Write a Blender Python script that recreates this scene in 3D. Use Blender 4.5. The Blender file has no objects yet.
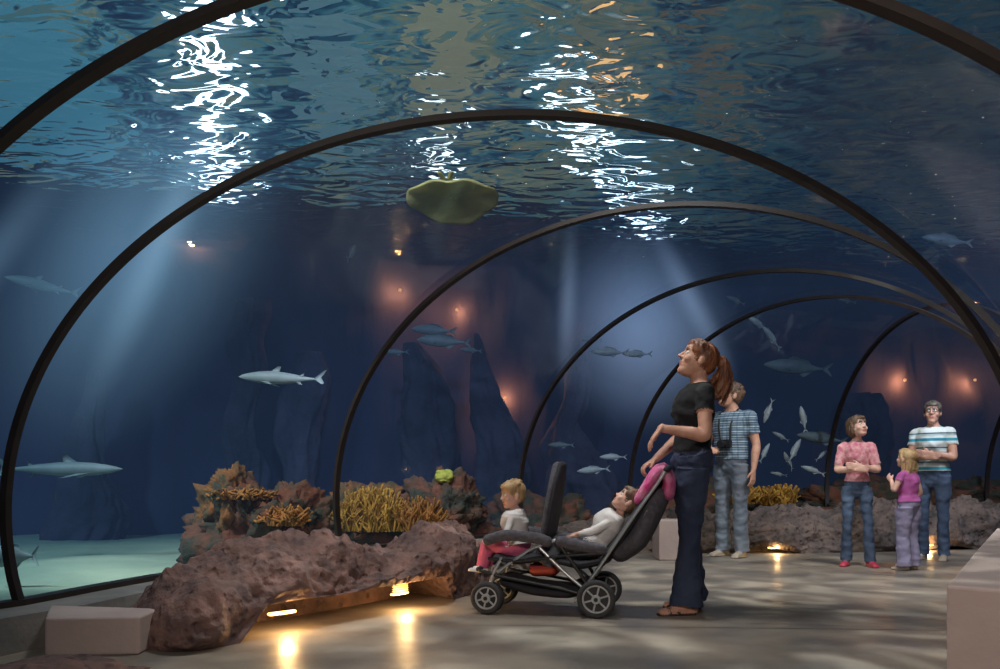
import bpy,bmesh,math,random,time
import numpy as np
from mathutils import Vector,Matrix,noise
from mathutils.kdtree import KDTree
random.seed(3)
sc=bpy.context.scene
sc.view_settings.view_transform='Standard'
V=Vector
def lerp(a,b,t): return a+(b-a)*t
def smooth(t): t=max(0,min(1,t)); return t*t*(3-2*t)

# ---------------------------------------------------------------- materials
def M(name,col,rough=.6,col2=None,nscale=6,bump=0,bscale=25,metal=0,emis=None,estr=0,detail=4,stretch=None,coat=0,spec=None,lo=.35,hi=.65,translucent=0):
    m=bpy.data.materials.new(name); m.use_nodes=True
    nt=m.node_tree; n=nt.nodes; L=nt.links; b=n['Principled BSDF']
    b.inputs['Base Color'].default_value=(*col,1); b.inputs['Roughness'].default_value=rough
    b.inputs['Metallic'].default_value=metal; b.inputs['Coat Weight'].default_value=coat
    if spec is not None: b.inputs['Specular IOR Level'].default_value=spec
    if emis: b.inputs['Emission Color'].default_value=(*emis,1); b.inputs['Emission Strength'].default_value=estr
    tc=n.new('ShaderNodeTexCoord'); mp=n.new('ShaderNodeMapping'); L.new(tc.outputs['Object'],mp.inputs[0])
    if stretch: mp.inputs['Scale'].default_value=stretch
    if col2:
        nz=n.new('ShaderNodeTexNoise'); nz.inputs['Scale'].default_value=nscale; nz.inputs['Detail'].default_value=detail
        L.new(mp.outputs[0],nz.inputs['Vector'])
        r=n.new('ShaderNodeValToRGB'); r.color_ramp.elements[0].color=(*col,1); r.color_ramp.elements[1].color=(*col2,1)
        r.color_ramp.elements[0].position=lo; r.color_ramp.elements[1].position=hi
        L.new(nz.outputs[0],r.inputs[0]); L.new(r.outputs[0],b.inputs['Base Color'])
    if bump:
        nb=n.new('ShaderNodeTexNoise'); nb.inputs['Scale'].default_value=bscale; nb.inputs['Detail'].default_value=5
        L.new(mp.outputs[0],nb.inputs['Vector'])
        bp=n.new('ShaderNodeBump'); bp.inputs['Distance'].default_value=bump; bp.inputs['Strength'].default_value=1
        L.new(nb.outputs[0],bp.inputs['Height']); L.new(bp.outputs[0],b.inputs['Normal'])
    if translucent:
        out=[x for x in n if x.type=='OUTPUT_MATERIAL'][0]; t=n.new('ShaderNodeBsdfTranslucent'); t.inputs[0].default_value=(*col,1)
        mx=n.new('ShaderNodeMixShader'); mx.inputs[0].default_value=translucent
        L.new(b.outputs[0],mx.inputs[1]); L.new(t.outputs[0],mx.inputs[2]); L.new(mx.outputs[0],out.inputs[0])
    return m
def stripes(name,cols,scale,axis='Z',check=None):
    m=M(name,(1,1,1),.85,bump=.012,bscale=11); nt=m.node_tree;n=nt.nodes;L=nt.links;b=n['Principled BSDF']
    tc=[x for x in n if x.type=='TEX_COORD'][0]
    sp=n.new('ShaderNodeSeparateXYZ'); L.new(tc.outputs['Object'],sp.inputs[0])
    def ramp(out,cs,s):
        mu=n.new('ShaderNodeMath'); mu.operation='MULTIPLY'; mu.inputs[1].default_value=s; L.new(out,mu.inputs[0])
        fr=n.new('ShaderNodeMath'); fr.operation='FRACT'; L.new(mu.outputs[0],fr.inputs[0])
        r=n.new('ShaderNodeValToRGB'); r.color_ramp.interpolation='CONSTANT'
        while len(r.color_ramp.elements)<len(cs): r.color_ramp.elements.new(.5)
        for i,(p,c) in enumerate(cs):
            r.color_ramp.elements[i].position=p
        for i,(p,c) in enumerate(cs): r.color_ramp.elements[i].color=(*c,1)
        L.new(fr.outputs[0],r.inputs[0]); return r.outputs[0]
    o=ramp(sp.outputs[axis],cols,scale)
    if check:
        o2=ramp(sp.outputs['Y'],check,scale)
        mx=n.new('ShaderNodeMixRGB'); mx.blend_type='MULTIPLY'; mx.inputs[0].default_value=1
        L.new(o,mx.inputs[1]); L.new(o2,mx.inputs[2]); o=mx.outputs[0]
    L.new(o,b.inputs['Base Color']); return m

skin=M('skin',(.56,.30,.21),.55,(.46,.23,.16),16,.002,90)
skin_pale=M('skin_pale',(.64,.39,.30),.55,(.56,.31,.25),16,.002,90)
eyew=M('eye_white',(.75,.75,.72),.2); iris=M('iris_dark',(.02,.02,.03),.2)
lipm=M('lips',(.42,.14,.12),.45)
hair_red=M('hair_auburn',(.09,.028,.012),.5,(.24,.085,.032),26,.008,55,stretch=(1,1,.3))
hair_brown=M('hair_brown',(.07,.038,.022),.5,(.15,.085,.05),26,.008,55)
hair_grey=M('hair_greybrown',(.05,.04,.032),.5,(.12,.10,.08),26,.008,55)
hair_blond=M('hair_blond',(.28,.17,.08),.5,(.48,.31,.15),26,.008,55,stretch=(1,1,.3))
black_cloth=M('black_cotton',(.006,.006,.008),.9,bump=.014,bscale=12)
jeans_dark=M('denim_dark',(.014,.022,.055),.85,(.032,.045,.09),5,.016,13,stretch=(1,1,.6))
jeans_light=M('denim_faded',(.09,.11,.145),.85,(.16,.18,.22),5,.016,11)
jeans_mid=M('denim_mid',(.032,.052,.10),.85,(.06,.09,.15),5,.016,11)
pink_cloth=M('pink_cotton',(.46,.11,.17),.85,(.62,.34,.34),26,.012,13)
purple_cloth=M('magenta_cotton',(.34,.06,.23),.85,(.42,.11,.33),12,.012,13)
lav_cloth=M('lavender_cotton',(.21,.19,.30),.85,(.27,.24,.36),8,.014,13)
white_cloth=M('white_cotton',(.64,.61,.61),.85,bump=.01,bscale=18)
pinkpant=M('pink_pants',(.55,.11,.22),.85,bump=.01,bscale=16)
shoe_dark=M('shoe_leather',(.04,.02,.015),.5); shoe_red=M('shoe_red',(.4,.03,.06),.5); shoe_tan=M('shoe_tan',(.30,.24,.19),.6)
plaid=stripes('plaid_shirt',[(0,(.09,.14,.20)),(.4,(.22,.30,.36)),(.55,(.07,.11,.17)),(.8,(.36,.43,.47))],20,'Z',check=[(0,(1,1,1)),(.5,(.6,.7,.8)),(.75,(1,1,1))])
tealstripe=stripes('teal_striped_shirt',[(0,(.58,.62,.60)),(.3,(.02,.23,.31)),(.5,(.58,.62,.60)),(.68,(.36,.45,.45)),(.8,(.03,.07,.1)),(.88,(.58,.62,.60))],7,'Z')
black_plastic=M('black_plastic',(.012,.012,.014),.4); rubber=M('tyre_rubber',(.03,.03,.033),.8,bump=.004,bscale=80)
silver=M('brushed_aluminium',(.6,.61,.63),.3,metal=.9); hubm=M('hub_grey',(.36,.37,.39),.4)
fabric_grey=M('stroller_fabric_grey',(.09,.085,.10),.9,(.055,.05,.065),40,.006,40)
fabric_black=M('stroller_fabric_black',(.018,.018,.024),.9,bump=.006,bscale=30)
pink_blanket=M('pink_blanket',(.60,.05,.24),.85,(.68,.25,.40),15,.025,14)
red_cloth=M('red_bag',(.42,.06,.03),.7)

# ---------------------------------------------------------------- mesh helpers
def link(o,parent=None):
    bpy.context.collection.objects.link(o)
    if parent: o.parent=parent
    return o
def mesh_obj(name,verts,faces,mats,parent=None,sm=True,fm=None):
    me=bpy.data.meshes.new(name); me.from_pydata([tuple(v) for v in verts],[],faces); me.validate(); me.update()
    for m in (mats if isinstance(mats,(list,tuple)) else [mats]): me.materials.append(m)
    if sm:
        me.polygons.foreach_set('use_smooth',[True]*len(me.polygons))
    if fm: me.polygons.foreach_set('material_index',fm)
    return link(bpy.data.objects.new(name,me),parent)
def fix_normals(o):
    bm=bmesh.new(); bm.from_mesh(o.data); bmesh.ops.recalc_face_normals(bm,faces=bm.faces); bm.to_mesh(o.data); bm.free()
def empty(name,loc=(0,0,0),rz=0):
    e=bpy.data.objects.new(name,None); e.location=loc; e.rotation_euler=(0,0,rz); e.empty_display_size=.2; return link(e)
def box(name,c,s,mat,parent=None,bev=.01,rot=(0,0,0)):
    bm=bmesh.new(); bmesh.ops.create_cube(bm,size=1)
    for v in bm.verts: v.co=V((v.co.x*s[0],v.co.y*s[1],v.co.z*s[2]))
    if bev: bmesh.ops.bevel(bm,geom=bm.edges[:],offset=bev,segments=2,affect='EDGES')
    me=bpy.data.meshes.new(name); bm.to_mesh(me); bm.free(); me.materials.append(mat)
    o=bpy.data.objects.new(name,me); o.location=c; o.rotation_euler=rot; return link(o,parent)

class Body:
    def __init__(s): s.v=[];s.f=[];s.l=[]
    def rings(s,rings,labels):
        base=len(s.v); n=len(rings[0]); m=len(rings)
        for r,l in zip(rings,labels):
            for p in r: s.v.append(V(p)); s.l.append(l)
        for i in range(m-1):
            for j in range(n):
                a=base+i*n+j; b=base+i*n+(j+1)%n
                s.f.append((a,b,b+n,a+n))
        for i,rv in ((0,True),(m-1,False)):
            c=sum((V(p) for p in rings[i]),V((0,0,0)))/n
            s.v.append(c); s.l.append(labels[i]); ci=len(s.v)-1
            for j in range(n):
                a=base+i*n+j; b=base+i*n+(j+1)%n
                s.f.append((b,a,ci) if rv else (a,b,ci))
    def tube(s,ctrl,ref=(0,1,0),n=16,step=.012,dome=True):
        C=[V(c[0]) for c in ctrl]; P=[];RA=[];RB=[];LB=[]
        N=len(C)
        for k in range(N-1):
            p0=C[max(k-1,0)];p1=C[k];p2=C[k+1];p3=C[min(k+2,N-1)]
            d=(p2-p1).length; st=max(1,int(math.ceil(d/step)))
            for i in range(st):
                t=i/st
                if d>.02: q=.5*((2*p1)+(p2-p0)*t+(2*p0-5*p1+4*p2-p3)*t*t+(3*p1-p0-3*p2+p3)*t**3)
                else: q=p1.lerp(p2,t)
                lin=p1.lerp(p2,t); q=lin.lerp(q,.7)
                P.append(q);RA.append(lerp(ctrl[k][1],ctrl[k+1][1],t));RB.append(lerp(ctrl[k][2],ctrl[k+1][2],t));LB.append(ctrl[k][3])
        P.append(C[-1]);RA.append(ctrl[-1][1]);RB.append(ctrl[-1][2]);LB.append(ctrl[-1][3])
        T=[]
        for i in range(len(P)):
            t=P[min(i+1,len(P)-1)]-P[max(i-1,0)]
            T.append(t.normalized() if t.length>1e-6 else V((0,0,1)))
        side=V(ref); R=[];LL=[]
        def ring(c,t,sd,a,b):
            u=t.cross(sd); return [c+sd*(math.cos(x)*a)+u*(math.sin(x)*b) for x in [2*math.pi*j/n for j in range(n)]]
        for i in range(len(P)):
            side=(side-T[i]*side.dot(T[i]))
            if side.length<1e-4: side=V((1,0,0))-T[i]*T[i].x
            side.normalize()
            if i==0 and dome:
                for a in (80,50,25):
                    a=math.radians(a); m=min(RA[0],RB[0])
                    R.append(ring(P[0]-T[0]*m*math.sin(a),T[0],side,RA[0]*math.cos(a),RB[0]*math.cos(a)));LL.append(LB[0])
            R.append(ring(P[i],T[i],side,RA[i],RB[i]));LL.append(LB[i])
            if i==len(P)-1 and dome:
                for a in (25,50,80):
                    a=math.radians(a); m=min(RA[i],RB[i])
                    R.append(ring(P[i]+T[i]*m*math.sin(a),T[i],side,RA[i]*math.cos(a),RB[i]*math.cos(a)));LL.append(LB[i])
        s.rings(R,LL)
    def ell(s,c,r,label,R=None,n=None,m=None):
        mr=max(r); n=n or max(14,int(6.28*mr/.009)); m=m or max(8,int(3.14*mr/.009))
        c=V(c); rings=[]
        for i in range(1,m):
            ph=math.pi*i/m
            rr=[]
            for j in range(n):
                th=2*math.pi*j/n
                p=V((r[0]*math.sin(ph)*math.cos(th),r[1]*math.sin(ph)*math.sin(th),r[2]*math.cos(ph)))
                rr.append(c+(R@p if R else p))
            rings.append(rr)
        s.rings(rings,[label]*len(rings))
    def build(s,name,mats,voxel,parent=None,sm=1,wr=None):
        me=bpy.data.meshes.new(name+'_src'); me.from_pydata([tuple(v) for v in s.v],[],s.f); me.update()
        o=link(bpy.data.objects.new(name,me))
        fix_normals(o)
        md=o.modifiers.new('r','REMESH'); md.mode='VOXEL'; md.voxel_size=voxel
        if sm: m2=o.modifiers.new('s','SMOOTH'); m2.factor=.5; m2.iterations=sm
        dg=bpy.context.evaluated_depsgraph_get()
        nm=bpy.data.meshes.new_from_object(o.evaluated_get(dg))
        o.modifiers.clear(); o.data=nm
        kd=KDTree(len(s.v))
        for i,v in enumerate(s.v): kd.insert(v,i)
        kd.balance()
        nm.materials.clear(); keys=list(mats.keys())
        for k in keys: nm.materials.append(mats[k])
        n_=len(nm.vertices); co=np.empty(n_*3,'f'); nm.vertices.foreach_get('co',co); co=co.reshape(-1,3)
        no=np.empty(n_*3,'f'); nm.vertex_normals.foreach_get('vector',no); no=no.reshape(-1,3)
        npl=len(nm.polygons); pc=np.empty(npl*3,'f'); nm.polygons.foreach_get('center',pc); pc=pc.reshape(-1,3)
        ix=[keys.index(s.l[kd.find(p)[1]]) for p in pc.tolist()]
        nm.polygons.foreach_set('material_index',ix)
        nm.polygons.foreach_set('use_smooth',[True]*npl)
        if wr:  # cloth folds and hair strands
            ll=s.l; out=co.copy()
            for i,c in enumerate(co.tolist()):
                l=ll[kd.find(c)[1]]
                if l in wr:
                    x,y,z=c
                    if l=='hair': a=noise.noise(V((x*55,y*55,z*14)))+.6*noise.noise(V((x*110,y*110,z*30)))
                    else:
                        a=noise.noise(V((x*7,y*7,z*13+x*6)))+.6*noise.noise(V((x*16,y*16,z*24)))
                        a-=.8*abs(noise.noise(V((x*5+3,y*5,z*11+y*8))))
                    out[i]+=no[i]*a*wr[l]
            nm.vertices.foreach_set('co',out.ravel()); nm.update()
        if parent: o.parent=parent
        return o

# ---------------------------------------------------------------- people
def hand(b,w,d,nrm,k,curl,label,th,spread=1):
    d=V(d).normalized(); nrm=V(nrm); nrm=(nrm-d*nrm.dot(d)).normalized(); a=nrm.cross(d)*th
    w=V(w)
    b.tube([(w-d*.01*k,.027*k,.02*k,label),(w+d*.03*k,.036*k,.016*k,label),(w+d*.08*k,.040*k,.0135*k,label)],ref=a)
    for i in range(4):
        off=(.031,.0105,-.0105,-.030)[i]*spread; Ln=(.068,.077,.071,.055)[i]
        p=w+d*.076*k+a*off*k; c=curl*.5; pts=[(p,.0095*k,.0095*k,label)]
        for j,fr in enumerate((.42,.33,.25)):
            dd=d*math.cos(c)+nrm*math.sin(c)+a*(off*1.6)
            p=p+dd*Ln*fr*k; pts.append((p,(.009-.0007*j)*k,(.009-.0007*j)*k,label)); c+=curl
        b.tube(pts,ref=a,n=10,step=.006)
    p0=w+d*.018*k+a*.022*k; p1=p0+(d*.62+a*.72+nrm*.25)*.037*k; p2=p1+(d*.88+a*.3+nrm*.35)*.032*k
    b.tube([(p0,.013*k,.013*k,label),(p1,.0105*k,.0105*k,label),(p2,.0085*k,.0085*k,label)],ref=nrm,n=10,step=.006)

def head(b,c,R,s,style,child=0):
    c=V(c)
    secs=[(-.118,.070,.020,.016),(-.112,.084,.0,.030),(-.100,.091,-.02,.040),(-.085,.090,-.04,.048),(-.074,.086,-.05,.053),(-.064,.094,-.058,.056),(-.056,.091,-.062,.058),(-.049,.097,-.066,.060),(-.036,.092,-.07,.063),(-.02,.092,-.075,.067),(0,.091,-.083,.070),(.018,.087,-.09,.073),(.036,.096,-.094,.0745),(.06,.094,-.095,.073),(.08,.082,-.088,.066),(.098,.056,-.068,.050),(.106,.030,-.044,.030),(.110,.01,-.02,.012)]
    rings=[]
    for z,f,bk,w in secs:
        if child and z<-.03: w*=1.12; z=z*.88
        cx=(f+bk)/2; hx=(f-bk)/2; r=[]
        for j in range(32):
            t=2*math.pi*j/32; ct=math.cos(t);st=math.sin(t)
            ex=.85
            x=cx+hx*math.copysign(abs(ct)**ex,ct); y=w*math.copysign(abs(st)**ex,st)
            r.append(c+R@(V((x,y,z))*s))
        rings.append(r)
    b.rings(rings,['skin']*len(rings))
    L=lambda x,y,z:c+R@(V((x,y,z))*s)
    ns=.75 if child else 1
    b.tube([(L(.083,0,.028),.007*s,.008*s,'skin'),(L(.083+.019*ns,0,.0),.009*s,.009*s,'skin'),(L(.083+.031*ns,0,-.017),.0105*s,.010*s,'skin')],ref=R@V((0,1,0)),step=.006)
    for sg in (1,-1):
        b.ell(L(.098,sg*.012,-.02),(.010*s,.008*s,.008*s),'skin')
        b.ell(L(-.008,sg*.079,-.008),(.017*s,.010*s,.03*s),'skin',R)
        b.ell(L(.090,sg*.03,.034),(.007*s,.017*s,.0042*s),'hair',R)
        b.ell(L(.065,sg*.045,-.025),(.025*s,.02*s,.022*s),'skin',R)
    b.ell(L(.090,0,-.0505),(.009*s,.020*s,.0045*s),'lip',R)
    b.ell(L(.088,0,-.062),(.009*s,.017*s,.0045*s),'lip',R)
    b.ell(L(-.026,0,.036),(.094*s,.087*s,.092*s),'hair',R)
    b.ell(L(.026,0,.082),(.066*s,.078*s,.044*s),'hair',R)
    for sg in (1,-1): b.ell(L(.012,sg*.060,.058),(.058*s,.026*s,.048*s),'hair',R)
    if style!='pony': b.ell(L(.048,0,.080),(.054*s,.068*s,.034*s),'hair',R)
    if style=='pony':
        b.ell(L(-.07,0,.0),(.05*s,.062*s,.06*s),'hair',R)
        t=[(L(-.10,0,.045),.026,.026),(L(-.14,0,.055),.034,.034),(L(-.178,.0,.01),.046,.040),(L(-.19,.005,-.06),.052,.042),(L(-.178,0,-.125),.044,.036),(L(-.165,0,-.185),.018,.014)]
        b.tube([(p,a*s,q*s,'hair') for p,a,q in t])
        for i in range(46):
            a=random.uniform(-1,1);e=random.uniform(-1,1)
            b.tube([(L(-.14,.01*a,.055+.01*e),.006,.006,'hair'),(L(-.182+.042*e,.035*a,.01),.006,.006,'hair'),(L(-.192+.070*e,.05*a,-.07),.006,.006,'hair'),(L(-.178+.09*e,.05*a,-.14-.06*random.random()),.003,.003,'hair')],n=6,step=.015)
    if style=='bob':
        b.ell(L(-.04,0,-.02),(.08*s,.088*s,.085*s),'hair',R)
        for sg in(1,-1): b.tube([(L(.02,sg*.073,.06),.02*s,.014*s,'hair'),(L(.015,sg*.083,.0),.022*s,.014*s,'hair'),(L(0,sg*.08,-.07),.016*s,.012*s,'hair')])
    if style=='long':
        b.tube([(L(-.03,0,.05),.07*s,.07*s,'hair'),(L(-.06,0,-.03),.08*s,.06*s,'hair'),(L(-.075,0,-.12),.085*s,.045*s,'hair'),(L(-.085,0,-.22),.07*s,.03*s,'hair')],ref=R@V((0,1,0)))
        for sg in(1,-1): b.tube([(L(.03,sg*.066,.06),.018*s,.014*s,'hair'),(L(.01,sg*.082,.0),.024*s,.014*s,'hair'),(L(-.02,sg*.078,-.1),.028*s,.014*s,'hair'),(L(-.03,sg*.07,-.19),.014*s,.01*s,'hair')])
        for i in range(22):
            a=random.uniform(-1,1)
            b.tube([(L(-.08,.07*a,.02),.007,.007,'hair'),(L(-.115,.085*a,-.1),.007,.007,'hair'),(L(-.10,.08*a,-.2-.06*random.random()),.003,.003,'hair')],n=6,step=.02)
    if style in('short','baby'):
        b.ell(L(-.045,0,-.005),(.066*s,.078*s,.07*s),'hair',R)
        for i in range(60 if style=='short' else 20):
            th=random.uniform(0,6.28); ph=random.uniform(0,1.4)
            q=V((-.02+.09*math.sin(ph)*math.cos(th),.080*math.sin(ph)*math.sin(th),.047+.088*math.cos(ph)))
            if q.x>.055 and q.z<.085: continue
            b.ell(c+R@(q*s),(.018*s,.018*s,.012*s),'hair',R)
    eyes=[]
    for sg in (1,-1): eyes.append((L(.079,sg*.031,.014),L(.0895,sg*.031,.015)))
    return eyes

def sph(name,c,r,mat,parent,seg=12):
    bm=bmesh.new(); bmesh.ops.create_uvsphere(bm,u_segments=seg,v_segments=seg//2+2,radius=r)
    me=bpy.data.meshes.new(name); bm.to_mesh(me); bm.free(); me.materials.append(mat)
    for p in me.polygons:p.use_smooth=True
    o=bpy.data.objects.new(name,me); o.location=c; return link(o,parent)

def person(name,loc,heading,H,mats,style='pony',head_pitch=0,head_yaw=0,head_s=1,arms=None,legs=None,lean=0,male=False,boot=.0,
           sleeve=.45,voxel=.005,child=0,sandal=False,hem=.95,build=1.0,legw=1.0,glasses=False):
    k=H/1.65; b=Body()
    S=lambda x,y,z:V((x,y,z))*k
    piv=V((0,0,.90*k)); Rl=Matrix.Rotation(-lean,3,'Y')
    U=lambda p:piv+Rl@(p-piv)
    tor=[(0,.83,.135,.10),(-.01,.90,.165,.122),(-.012,.96,.163,.120),(0,1.04,.136,.102),(0,1.12,.138,.104),(.012,1.21,.155,.126),(.008,1.29,.168,.112),(-.004,1.345,.158,.087),(-.01,1.38,.11,.068),(-.006,1.402,.062,.056),(0,1.43,.050,.052),(.012,1.485,.048,.050)]
    if male: tor=[(0,.83,.135,.10),(0,.90,.158,.118),(0,.96,.160,.120),(.01,1.04,.158,.125),(.01,1.12,.165,.125),(.012,1.21,.182,.125),(.004,1.29,.195,.115),(-.004,1.345,.18,.088),(-.01,1.38,.12,.072),(-.006,1.402,.068,.06),(0,1.43,.058,.056),(.012,1.485,.056,.055)]
    if child: tor=[(x,z,w*(.88 if z<1.39 else .85),d*(1.0 if z<1.39 else .9)) for x,z,w,d in tor]
    ctrl=[]; done=False
    for x,z,w,d in tor:
        lab='bottom' if z<hem-.001 else ('top' if z<1.395 else 'skin')
        if lab=='top' and not done:
            done=True
            ctrl.append((U(S(x,0,hem-.004)),(w+.001)*k*build,(d+.001)*k*build,'bottom')); 
            ctrl.append((U(S(x,0,hem)),(w+.012)*k*build,(d+.012)*k*build,'top'))
            if z<hem+.02: continue
        e=.006 if lab=='top' else 0
        g=build if z<1.39 else 1
        ctrl.append((U(S(x,0,z)),(w*g+e)*k,(d*g+e)*k,lab))
    b.tube(ctrl,ref=(0,1,0),n=36)
    lw=build*legw
    for sg,i in ((1,0),(-1,1)):
        if legs: hip,kn,an,fd=[V(q) for q in legs[i]]
        else: hip,kn,an,fd=S(0,sg*.088,.88),S(.012,sg*.095,.47),S(-.01,sg*.10,.08),V((1,sg*.15,0))
        hip,kn,an=V(hip),V(kn),V(an); fd=fd.normalized()
        t1=.088*lw
        bt=boot
        b.tube([(hip,t1*k,t1*1.08*k,'bottom'),(hip.lerp(kn,.35),.082*k*lw,.088*k*lw,'bottom'),(hip.lerp(kn,.75),.066*k*lw,.070*k*lw,'bottom'),(kn,.060*k*lw,.063*k*lw,'bottom'),
                (kn.lerp(an,.35),.058*k*lw+bt*.2,.064*k*lw+bt*.2,'bottom'),(kn.lerp(an,.75),.054*k*lw+bt*.6,.060*k*lw+bt*.8,'bottom'),(kn.lerp(an,1.0+(.06 if bt else 0)),.052*k*lw+bt*.8,.058*k*lw+bt*1.2,'bottom')],ref=(0,1,0),n=24,dome=False)
        up=V((0,0,1)) if abs(fd.z)<.5 else V((1,0,0))
        sd=up.cross(fd).normalized(); up=fd.cross(sd)
        q=an-up*.045*k
        fl='skin' if sandal else 'shoe'
        b.tube([(an+up*.06*k,.034*k,.034*k,'skin'),(an-up*.01*k,.033*k,.036*k,fl)],n=14)
        b.tube([(q-fd*.045*k,.030*k,.032*k,fl),(q+fd*.02*k,.034*k,.036*k,fl),(q+fd*.09*k-up*.005*k,.040*k,.027*k,fl),(q+fd*.155*k-up*.013*k,.038*k,.019*k,fl)],ref=sd,n=16)
        b.tube([(q-fd*.05*k-up*.026*k,.034*k,.009*k,'shoe'),(q+fd*.09*k-up*.026*k,.044*k,.009*k,'shoe'),(q+fd*.17*k-up*.026*k,.038*k,.009*k,'shoe')],ref=sd,n=14)
        if sandal:
            for dd in (.06,.11): b.tube([(q+fd*dd*k+sd*.036*k-up*.02*k,.009,.009,'shoe'),(q+fd*dd*k+up*.024*k,.009,.009,'shoe'),(q+fd*dd*k-sd*.036*k-up*.02*k,.009,.009,'shoe')],ref=fd,n=8)
    for sg,i in ((1,0),(-1,1)):
        shw=.165 if not male else .19
        if child: shw*=.88
        sh=U(S(-.005,sg*shw,1.325))
        if arms and arms[i]: el,wr,hd,pn,curl=arms[i]; el=V(el);wr=V(wr)
        else: el,wr,hd,pn,curl=S(-.03,sg*(shw+.05),1.06),S(.03,sg*(shw+.055),.82),V((.1,0,-1)),V((0,-sg,0)),.3
        r0=.052 if not male else .06
        r0*=(.9 if child else 1)
        hm=sh.lerp(el,sleeve) if sleeve<=1 else el.lerp(wr,sleeve-1)
        pts=[(U(S(-.005,sg*(shw-.05),1.335)),r0*k,r0*1.1*k,'top'),(sh,(r0+.004)*k,(r0+.006)*k,'top')]
        def arm_r(t): return lerp(.046 if not male else .052,.039,t)*k if t<=1 else lerp(.040 if not male else .044,.026,t-1)*k
        if sleeve<=1:
            pts+=[(hm,arm_r(sleeve)+.013*k,arm_r(sleeve)+.015*k,'top'),(hm+(el-sh).normalized()*.004,arm_r(sleeve),arm_r(sleeve),'skin')]
            if sleeve<.85: pts.append((el,arm_r(1),arm_r(1),'skin'))
            pts+=[(el.lerp(wr,.3),arm_r(1.15),arm_r(1.15),'skin'),(wr,arm_r(2),arm_r(2)*.85,'skin')]
        else:
            pts+=[(el,arm_r(1)+.01*k,arm_r(1)+.01*k,'top'),(hm,arm_r(sleeve)+.009*k,arm_r(sleeve)+.009*k,'top'),(hm+(wr-el).normalized()*.004,arm_r(sleeve),arm_r(sleeve),'skin'),(wr,arm_r(2),arm_r(2)*.85,'skin')]
        b.tube(pts,ref=(0,1,0),n=16)
        hand(b,wr,hd,pn,k*(1.0 if not male else 1.05),curl,'skin',sg)
    hc=U(S(.018,0,1.535+(head_s-1)*.06))
    R=Matrix.Rotation(head_yaw,3,'Z')@Matrix.Rotation(-head_pitch,3,'Y')
    eyes=head(b,hc,R,k*head_s,style,child)
    o=b.build(name,mats,voxel,wr={'top':.010*k,'bottom':.011*k,'hair':.005*k})
    o.location=loc; o.rotation_euler=(0,0,heading)
    for j,(e,p) in enumerate(eyes):
        sph('eyeball_%d'%(j+1),e,.0125*k*head_s,eyew,o); sph('iris_%d'%(j+1),p,.0046*k*head_s,iris,o)
    if glasses:
        s=k*head_s; L=lambda x,y,z:hc+R@(V((x,y,z))*s)
        for sg in(1,-1):
            t=Body(); t.tube([(L(.102,sg*(.032+.021*math.cos(a)),.012+.017*math.sin(a)),.0022,.0022,'a') for a in [i*6.283/14 for i in range(15)]],ref=(1,0,0),n=6,step=.02,dome=False)
            t.tube([(L(.100,sg*.053,.016),.002,.002,'a'),(L(.0,sg*.083,.008),.002,.002,'a')],n=6,step=.05)
            mesh_obj('glasses_rim_%d'%(1 if sg>0 else 2),t.v,t.f,black_plastic,o)
    return o,b,hc,R,k,U

rad=math.radians
person('woman',(1.15,4.85,0),rad(180),1.64,{'skin':skin,'hair':hair_red,'top':black_cloth,'bottom':jeans_dark,'shoe':shoe_dark,'lip':lipm},
  'pony',head_pitch=rad(24),lean=rad(6),boot=.032,sandal=True,hem=.98,legw=1.06,
  arms=[((-.03,.235,1.06),(.215,.205,1.10),(.62,.0,-.8),(-.75,0,-.6),.3),((-.0,-.23,1.08),(.17,-.20,.93),(.8,.1,-.5),(-.3,0,-.9),.7)],
  legs=[((-.0,.085,.87),(.02,.09,.47),(.045,.10,.075),(1,.12,0)),((.0,-.085,.87),(-.02,-.10,.47),(-.045,-.14,.075),(1,-.2,0))])
mo,*_=person('man',(2.42,8.35,0),rad(222),1.80,{'skin':skin,'hair':hair_brown,'top':plaid,'bottom':jeans_light,'shoe':shoe_tan,'lip':lipm},
  'short',head_pitch=rad(20),head_yaw=rad(-35),male=True,sleeve=.6,boot=.014,hem=.93,legw=1.12,glasses=True,
  arms=[None,((.05,-.27,1.17),(.2,-.13,1.12),(.6,.7,0),(0,0.3,-.9),.6)],voxel=.007)
def camera_on_strap(par):
    box('camera_body',(.175,.03,1.17),(.07,.13,.09),black_plastic,par,.012)
    bm=bmesh.new(); bmesh.ops.create_cone(bm,cap_ends=True,segments=20,radius1=.034,radius2=.038,depth=.08)
    me=bpy.data.meshes.new('camera_lens'); bm.to_mesh(me); bm.free(); me.materials.append(black_plastic)
    l=bpy.data.objects.new('camera_lens',me); l.location=(.235,.03,1.165); l.rotation_euler=(0,rad(90),0); link(l,par)
    for sg in(1,-1):
        t=Body(); t.tube([(V((-.05,sg*.06,1.56)),.012,.004,'a'),(V((.07,sg*.09,1.50)),.012,.004,'a'),(V((.15,sg*.07+.01,1.36)),.012,.004,'a'),(V((.17,sg*.055+.03,1.2)),.012,.004,'a')],ref=(0,1,0),n=8)
        mesh_obj('camera_strap',t.v,t.f,black_plastic,par)
camera_on_strap(mo)
def cross(k,z=1.10):
    return [(V((.05,.20,1.07))*k,V((.185,.02,z))*k,V((.15,-1,.1)),V((-1,0,0)),.25),(V((.05,-.20,1.07))*k,V((.19,-.03,z-.03))*k,V((.1,1,.12)),V((-1,0,0)),.25)]
kg=1.38/1.65
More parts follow.
